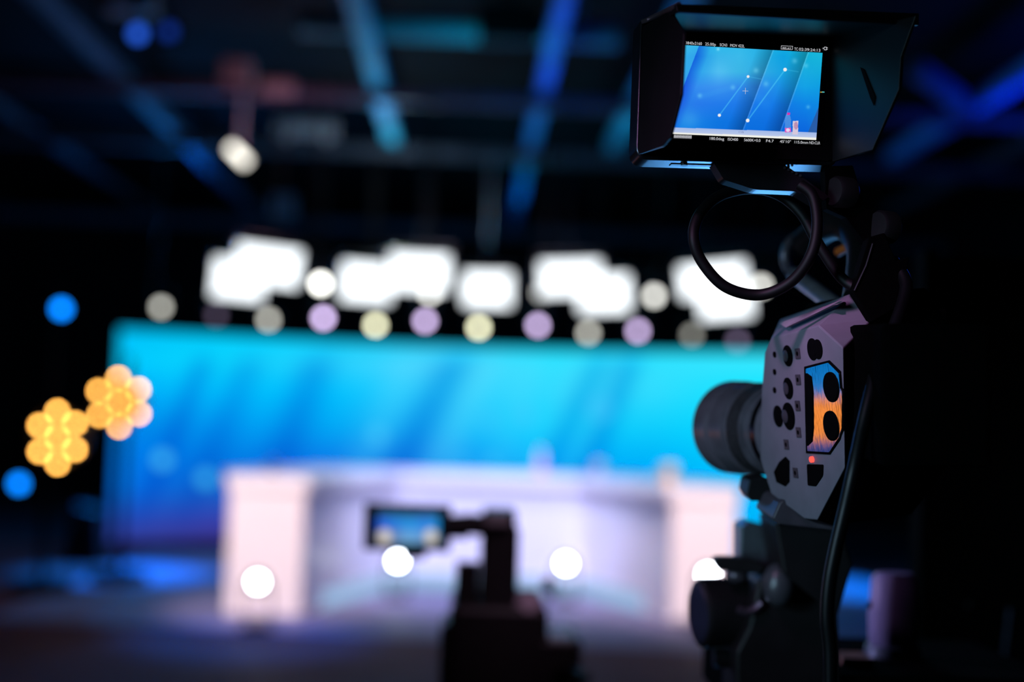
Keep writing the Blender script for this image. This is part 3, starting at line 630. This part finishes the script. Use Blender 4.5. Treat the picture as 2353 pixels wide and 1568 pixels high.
# ports, buttons, tally lamp
HOLE = mat('port_black', (4, 4, 5), .8, spec=.05); RIM = mat('port_rim', (58, 56, 62), .4, spec=.4)
fx = (face(1900, 940)-face(1800, 940)); fx.normalize(); fy = n.cross(fx); fy = fy if fy.dot(cu) > 0 else -fy
def disc(px, py, r, h, m, nm, hole=None, sq=False):
    c = face(px, py)
    if sq: o = link(nm, MB().prism([c+fx*a*r+fy*b*r for a, b in ((-1, -1), (1, -1), (1, 1), (-1, 1))], n*h), m, cine, bevel=.0008)
    else: o = link(nm, MB().lathe(c, n, [(0, r), (h*.8, r), (h, r*.9)], 24), m, cine, smooth=True)
    if hole: link('socket', MB().lathe(c+n*h*.9, n, [(0, hole), (h*.2, hole*.9)], 20), HOLE, o)
    return o
for x, y, r in ((1811, 818, .0095), (1812, 893, .0098)): disc(x, y, r, .0010, HOLE, 'jack_port'); disc(x-4, y, r*.55, .0014, RIM, 'jack_collar')
disc(1789, 957, .010, .001, HOLE, 'jack_port'); disc(1813, 957, .0125, .001, HOLE, 'jack_port'); disc(1806, 957, .006, .0016, RIM, 'jack_collar')
link('multi_port', MB().prism([face(*p) for p in ((1792, 1062), (1806, 1050), (1815, 1060), (1815, 1108), (1806, 1118), (1786, 1108), (1780, 1085))], n*.001), HOLE, cine)
for x, y in ((1834, 813), (1835, 873), (1834, 933), (1836, 994), (1808, 1022), (1829, 1087)): disc(x, y, .0047, .001, RIM, 'button', sq=True, hole=.0022)
for x, y in ((1781, 815), (1781, 855), (1781, 897)): disc(x, y, .0028, .0012, HOLE, 'screw')
disc(1868, 803, .0095, .001, HOLE, 'audio_port', hole=.006); disc(1880, 803, .0085, .001, HOLE, 'audio_rim')
link('dc_port', MB().prism(rpoly([face(*p) for p in ((1856, 1067), (1893, 1068), (1892, 1094), (1876, 1118), (1858, 1116))],   .002, 3), n*.001), HOLE, cine)
tl_ = disc(1868, 1056, .0026, .0026, emit('tally_red', (255, 70, 60), 2.2), 'tally_light')
PL = [(1853, 846), (1906, 832), (1931, 857), (1934, 893), (1939, 900), (1938, 985), (1932, 1000), (1930, 1008), (1908, 1041), (1857, 1038)]
link('plate_gasket', MB().prism([face((x-1895)*1.06+1895, (y-937)*1.035+937, .0) for x, y in PL], n*.0012), HOLE, cine)
mir = mat('polished_plate', (210, 205, 205), .09, metal=1., var=.03)
N_ = mir.node_tree.nodes; L_ = mir.node_tree.links; b_n = N_['Principled BSDF']
wv = N_.new('ShaderNodeTexNoise'); mp = N_.new('ShaderNodeMapping'); tc2 = N_.new('ShaderNodeTexCoord'); mp.inputs['Scale'].default_value = (420, 420, 22)
L_.new(tc2.outputs['Object'], mp.inputs['Vector']); L_.new(mp.outputs[0], wv.inputs['Vector']); wv.inputs['Scale'].default_value = 1
bp = N_.new('ShaderNodeBump'); bp.inputs['Strength'].default_value = .16; bp.inputs['Distance'].default_value = .0006
L_.new(wv.outputs['Fac'], bp.inputs['Height']); L_.new(bp.outputs['Normal'], b_n.inputs['Normal'])
mp_ = link('mirror_plate', MB().prism(rpoly([face((x-1895)*.97+1895, (y-937)*.985+937, .0012) for x, y in PL], .001, 2), n*.0012), mir, cine)
link('plate_slot', MB().prism([face(*p, .0024) for p in ((1853, 858), (1864, 866), (1868, 900), (1869, 985), (1866, 1015), (1856, 1025))], n*.0008), HOLE, mp_)
for y in (890, 979):
    c = face(1910, y, .0024); o = link('thumb_hole', MB().lathe(c, n, [(0, .0128), (.0012, .0125), (.0014, .011)], 28), HOLE, mp_, smooth=True)
# lens
ax = (cr*-.34+cf*.94-cu*.03).normalized(); lb = atd(1862, 992, 1.36)
ln = link('lens_barrel', MB().lathe(lb, ax, [(0, .035), (.02, .039), (.028, .0435), (.05, .044), (.052, .0415), (.056, .0415), (.058, .0455), (.085, .0458), (.087, .0435), (.091, .0435), (.093, .047), (.118, .0475), (.12, .0455), (.124, .0455), (.126, .0485), (.15, .049), (.152, .046)], 56), mat('lens_black', (92, 88, 96), .3, spec=.6), cine, smooth=True)
link('focus_ring', MB().lathe(lb+ax*.06, ax, [(0, .0462), (.022, .0466)], 56, caps=False), mat('lens_grip', (44, 42, 46), .6, scale=200, bump=.4), ln, smooth=True)
link('silver_band', MB().lathe(lb+ax*.03, ax, [(0, .0446), (.008, .0448)], 56, caps=False), ANOD, ln, smooth=True)
link('front_glass', MB().lathe(lb+ax*.15, ax, [(0, .044), (.003, .03)], 40), mat('lens_glass', (10, 12, 20), .05), ln)
# supports under the lens and body, clamp ring above
strut([(1722, 1104), (1762, 1098), (1790, 1136), (1784, 1152), (1726, 1152), (1716, 1135)], 1.38, cine, 'rod_support', BLACK, .05)
strut([(1790, 1156), (1800, 1148), (1935, 1200), (1930, 1222), (1790, 1206), (1774, 1192)], 1.3, cine, 'base_plate', mat('base_plate_grey', (66, 60, 68), .5), .09, .002)
def ring(px, py, rx, ry, d, r, par, nm, m):
    pts = []
    for k in range(40): a = 2*math.pi*k/40; pts.append(atd(px+rx*math.cos(a), py+ry*math.sin(a), d+.02*math.cos(a)))
    return link(nm, MB().tube(pts, r, 12, closed=True), m, par, smooth=True)
ring(1836, 590, 32, 44, 1.55, .0055, cine, 'rod_clamp', mat('clamp_grey', (120, 112, 122), .4, metal=.5))
link('support_rod', MB().cyl(atd(1826, 632, 1.52), atd(1925, 706, 1.4), .0085), mat('rod_grey', (150, 150, 158), .3, metal=.7), cine, smooth=True)
link('top_handle', MB().tube(spline([atd(1850, 560, 1.5), atd(1900, 520, 1.46), atd(1950, 520, 1.42), atd(1985, 580, 1.36), atd(1975, 690, 1.3)], 8), .016, 14), BLACK, cine, smooth=True)
link('handle_reflection', MB().cyl(atd(1925, 580, 1.44), atd(1990, 545, 1.4), .0045), mat('orange_reflection', (190, 96, 40), .4), cine, smooth=True)  # orange bar standing in for a warm reflection by the handle
# ------------------------------------------------------------------ tripod head, pedestal and case
zp = atd(2050, 1508, 1.72).z
pc = atd(2000, 1560, 1.72); pd = thing('camera_pedestal', 'black wheeled studio pedestal with flat deck and black fluid head carrying the cinema camera', 'pedestal', (pc.x, pc.y, 0))
th = pd
strut([(1740, 1345), (1760, 1320), (1800, 1300), (1885, 1300), (1925, 1360), (1935, 1640), (1690, 1640), (1690, 1500), (1720, 1440)], 1.55, th, 'head_body', BLACK, .1, .004)
strut([(1700, 1212), (1720, 1204), (1820, 1230), (1830, 1240), (1822, 1320), (1800, 1330), (1700, 1300)], 1.6, th, 'release_plate', mat('release_plate_grey', (96, 110, 116), .35, metal=.6), .05, .002)
strut([(1780, 1203), (1935, 1222), (1960, 1300), (1925, 1420), (1850, 1360), (1800, 1320)], 1.5, th, 'plate_block', BLACK, .1, .003)
ka = (cr*-.97-cf*.22).normalized(); kc = atd(1604, 1410, 1.6)
link('drag_knob', MB().lathe(kc-ka*.075, ka, [(0, .036), (.02, .038), (.068, .039), (.073, .0375), (.075, .034)], 40), BLACK, th, smooth=True)
link('knob_cap', MB().lathe(kc+ka*.0, ka, [(0, .033), (.001, .03)], 36), mat('knob_face', (40, 42, 62), .35, spec=.6), th)
link('tension_wheel', MB().cyl(atd(1640, 1512, 1.6), atd(1740, 1516, 1.6), .011), BLACK, th, smooth=True)
strut([(1640, 1286), (1650, 1282), (1722, 1284), (1760, 1300), (1748, 1320), (1650, 1312)], 1.56, th, 'quick_lever', BLACK, .02, .002)
link('lever_stem', MB().ball(atd(1694, 1322, 1.58), (.013, .013, .009)), mat('lever_purple_grey', (96, 86, 96), .35, metal=.6), th, smooth=True)
link('pan_lock', MB().ball(atd(1790, 1345, 1.53), (.018, .018, .024)), mat('lock_grey', (60, 60, 66), .35, spec=.6), th, smooth=True)
link('tilt_lever', MB().tube(spline([atd(1696, 1400, 1.545), atd(1715, 1406, 1.545), atd(1735, 1400, 1.545), atd(1750, 1386, 1.545)], 5), .0045, 8), mat('lever_pink_highlight', (150, 130, 150), .3, metal=.9), th, smooth=True)  # pink of the rim highlight put into the lever colour
link('deck', MB().box((pc.x, pc.y, zp-.03), (.36, .30, .06)), DEEP, pd, bevel=.006)
link('column', MB().cyl((pc.x, pc.y, .18), (pc.x, pc.y, zp-.06), .09, .07), BLACK, pd, smooth=True)
link('base', MB().cyl((pc.x, pc.y, .08), (pc.x, pc.y, .2), .27, .24, n=32), BLACK, pd, bevel=.01)
for k in range(3):
    a = R(30+120*k); w = V((pc.x+.2*math.cos(a), pc.y+.2*math.sin(a), .06)); link('wheel', MB().cyl(w-V((.02, 0, 0)), w+V((.02, 0, 0)), .06), RUBBER, pd, smooth=True)
cy = atd(2052, 1500, 1.72); cy.z = zp
gc = thing('counterweight', 'pale grey upright cylinder on the pedestal deck right of the hanging cable', 'cylinder', cy)
hh = 190*1.72/FPX
link('cylinder_body', MB().lathe(cy, (0, 0, 1), [(0, .026), (.006, .0285), (hh*.5, .030), (hh*.93, .027), (hh, .021)], 36), mat('cylinder_grey', (146, 150, 186), .5, var=.06), gc, smooth=True)
link('bolt', MB().ball(atd(1998, 1390, 1.695), (.003, .003, .005)), BLACK, gc)
link('foot_ring', MB().lathe(cy+V((0, 0, .0)), (0, 0, 1), [(0, .034), (.012, .032), (.014, .028)], 36), mat('foot_teal_glow', (120, 140, 150), .3, metal=.6), gc, smooth=True)  # ring colour carries the teal glow at the cylinder foot
bx = atd(1938, 1503, 1.7); tag(link('wooden_wedge', MB().box((bx.x, pc.y-.06, zp+.0045), (.036, .05, .009)), mat('pale_wood', (176, 140, 112), .6, scale=80), bevel=.0008), 'small tan wooden wedge lying on the pedestal deck beside the hanging cable', 'wedge')
# black panel added to keep the right edge dark
YP = 2.3; rx0 = at(2150, 1000, YP).x
rc = thing('masking_panel', 'added tall black masking panel at the right edge of the picture', 'panel', (rx0+.35, YP, 0))
link('board', MB().box((rx0+.35, YP+.025, .96), (.7, .05, 1.58)), MATTE, rc, bevel=.006)
link('edge_rail', MB().box((rx0-.012, YP+.025, .96), (.022, .06, 1.6)), MATTE, rc, bevel=.004)
for dx in (.08, .62): link('foot', MB().box((rx0+dx, YP+.025, .085), (.06, .5, .17)).box((rx0+dx, YP+.025, .02), (.1, .6, .04)), MATTE, rc)
link('pull_handle', MB().tube([at(2320, 1400, YP-.006), at(2306, 1510, YP-.006)], .004, 8), mat('handle_blue_steel', (130, 140, 170), .3, metal=.9), rc, smooth=True)
link('glint_bead', MB().ball(at(2225, 1390, YP-.003), (.006, .008, .006)), STEEL, rc, smooth=True)  # small steel bead placed as a glint on the dark panel
# dark column of gear behind the camera body
c = atd(2060, 850, 1.5)
# ------------------------------------------------------------------ lights
w = D.worlds.new('studio_air'); SC.world = w; w.use_nodes = True
w.node_tree.nodes['Background'].inputs[0].default_value = (.35, .3, .5, 1); w.node_tree.nodes['Background'].inputs[1].default_value = .0025
lamp('SPOT', 'key_left', (-2.4, 5.6, 4.3), (-1.5, YL, .5), (255, 228, 230), 2500, spot_size=R(15), spot_blend=.35, shadow_soft_size=.2)
lamp('SPOT', 'key_right', (2.6, 5.8, 4.3), (1.75, YR, .5), (255, 228, 232), 2500, spot_size=R(15), spot_blend=.35, shadow_soft_size=.2)
lamp('SPOT', 'blue_front', (.1, 6.5, 4.3), (.15, 12.0, .5), (196, 200, 255), 2700, spot_size=R(24), spot_blend=.5, shadow_soft_size=.25)
lamp('SPOT', 'worktop_light', (.1, 10.9, 4.1), (.15, 12.4, 1.0), (235, 225, 255), 420, spot_size=R(80), spot_blend=.7, shadow_soft_size=.25)
lamp('SPOT', 'blue_floor_left', (-3.3, 14.6, 4.1), (-3.1, 12.9, 0), (0, 125, 255), 5200, spot_size=R(27), spot_blend=.8, shadow_soft_size=.1)
lamp('SPOT', 'blue_floor_right', (3.8, 14.8, 4.1), (3.75, 13.4, 0), (0, 140, 255), 3300, spot_size=R(26), spot_blend=.8, shadow_soft_size=.1)
lamp('SPOT', 'blue_floor_front', (-1.3, 7.0, 4.1), (-1.35, 9.25, 0), (20, 115, 255), 1500, spot_size=R(24), spot_blend=.8, shadow_soft_size=.1)
# ceiling washes
lamp('POINT', 'wash_blue', (.66, 11.3, 3.75), None, (0, 100, 255), 16, shadow_soft_size=.1)
lamp('POINT', 'wash_blue_near', (.66, 9.6, 3.75), None, (0, 100, 255), 10, shadow_soft_size=.1)
lamp('POINT', 'wash_teal_left', (-.85, 12.6, 3.75), None, (0, 170, 220), 46, shadow_soft_size=.1)
lamp('POINT', 'wash_teal_end', (-.8, 13.9, 3.7), None, (205, 220, 220), 40, shadow_soft_size=.1)
lamp('POINT', 'wash_teal_right', (1.5, 12.8, 3.6), None, (40, 190, 220), 24, shadow_soft_size=.1)
lamp('POINT', 'wash_teal_top', (0.0, 10.5, 3.9), None, (0, 190, 220), 22, shadow_soft_size=.1)
lamp('POINT', 'wash_teal_far', (0.5, 17.2, 3.4), None, (0, 150, 190), 80, shadow_soft_size=.1)
lamp('POINT', 'wash_blue_right', (4.75, 11.2, 3.7), None, (10, 70, 255), 80, shadow_soft_size=.1)
lamp('POINT', 'wash_blue_left', (-3.2, 15.5, 3.4), None, (10, 110, 200), 260, shadow_soft_size=.1)
lamp('POINT', 'wash_pink_mid', (.3, 13.5, 3.3), None, (255, 200, 220), 3.5, shadow_soft_size=.1)
lamp('SPOT', 'camcorder_fill', (.5, 1.4, 2.7), at(1190, 1395, YC+.1), (235, 190, 225), 70, spot_size=R(11), spot_blend=.6, shadow_soft_size=.1)  # added fill light on the camcorder, no fixture there
lamp('POINT', 'wash_pink_left', (-1.6, 11.5, 3.7), None, (255, 190, 215), 14, shadow_soft_size=.1)
# added rim and fill lights on the rig, from unseen sources
def mirrored(px, py, dist, wpx, hpx, c, L, nm):      # adds an unseen area lamp just for the polished plate to reflect
    p = face(px, py); d = (p-CAM).normalized(); r = d-n*2*d.dot(n); q = p+r*dist; k = (1.2+dist)/FPX
    l = D.lights.new(nm, 'AREA'); l.shape = 'RECTANGLE'; l.size = wpx*k; l.size_y = hpx*k; l.color = lin(c); l.energy = L*math.pi*l.size*l.size_y
    y = cu-n*2*cu.dot(n); z = r; x = y.cross(z).normalized(); y = z.cross(x)
    o = D.objects.new(nm, l); COL.objects.link(o); o.matrix_world = Matrix.Translation(q) @ Matrix((x, y, z)).transposed().to_4x4()
mirrored(1898, 962, .9, 130, 100, (255, 150, 62), 1.5, 'amber_reflection_helper')
mirrored(1898, 865, .9, 160, 90, (8, 128, 215), 1.3, 'blue_reflection_helper_high')
mirrored(1898, 1030, .9, 160, 34, (0, 80, 170), 1.0, 'blue_reflection_helper_low')
lamp('SPOT', 'pink_rim', (-.9, .1, 2.5), face(1862, 712), (245, 165, 240), 190, spot_size=R(4.6), spot_blend=.5, shadow_soft_size=.08)
lamp('SPOT', 'rig_side_light', (-1.2, .1, 1.7), face(1850, 1000), (158, 200, 226), 100, spot_size=R(21), spot_blend=.5, shadow_soft_size=.2)
md = (mon(1700, 372)-CAM).normalized(); mr = md-mu*2*md.dot(mu)
lamp('SPOT', 'blue_underlight', mon(1700, 372)+mr*1.9, mon(1690, 400), (95, 175, 250), 130, spot_size=R(8.5), spot_blend=.6, shadow_soft_size=.3)
rp_ = atd(1762, 1265, 1.6)
lamp('SPOT', 'teal_fill', (-.7, .8, 1.25), rp_, (160, 205, 225), 26, spot_size=R(9), spot_blend=.6, shadow_soft_size=.1)
lamp('SPOT', 'head_lilac', (-.5, .9, 2.2), atd(1700, 1330, 1.57), (225, 160, 220), 15, spot_size=R(11), spot_blend=.6, shadow_soft_size=.1)
lamp('SPOT', 'cylinder_rim', (-2.3, 2.9, 2.1), cy+V((0, 0, .05)), (186, 168, 235), 330, spot_size=R(5), spot_blend=.4, shadow_soft_size=.15)
SC.view_settings.view_transform = 'Standard'; SC.view_settings.look = 'None'; SC.view_settings.exposure = 0; SC.view_settings.gamma = 1
SC.cycles.use_denoising = True; SC.cycles.max_bounces = 8; SC.cycles.sample_clamp_indirect = 4; SC.cycles.caustics_reflective = False
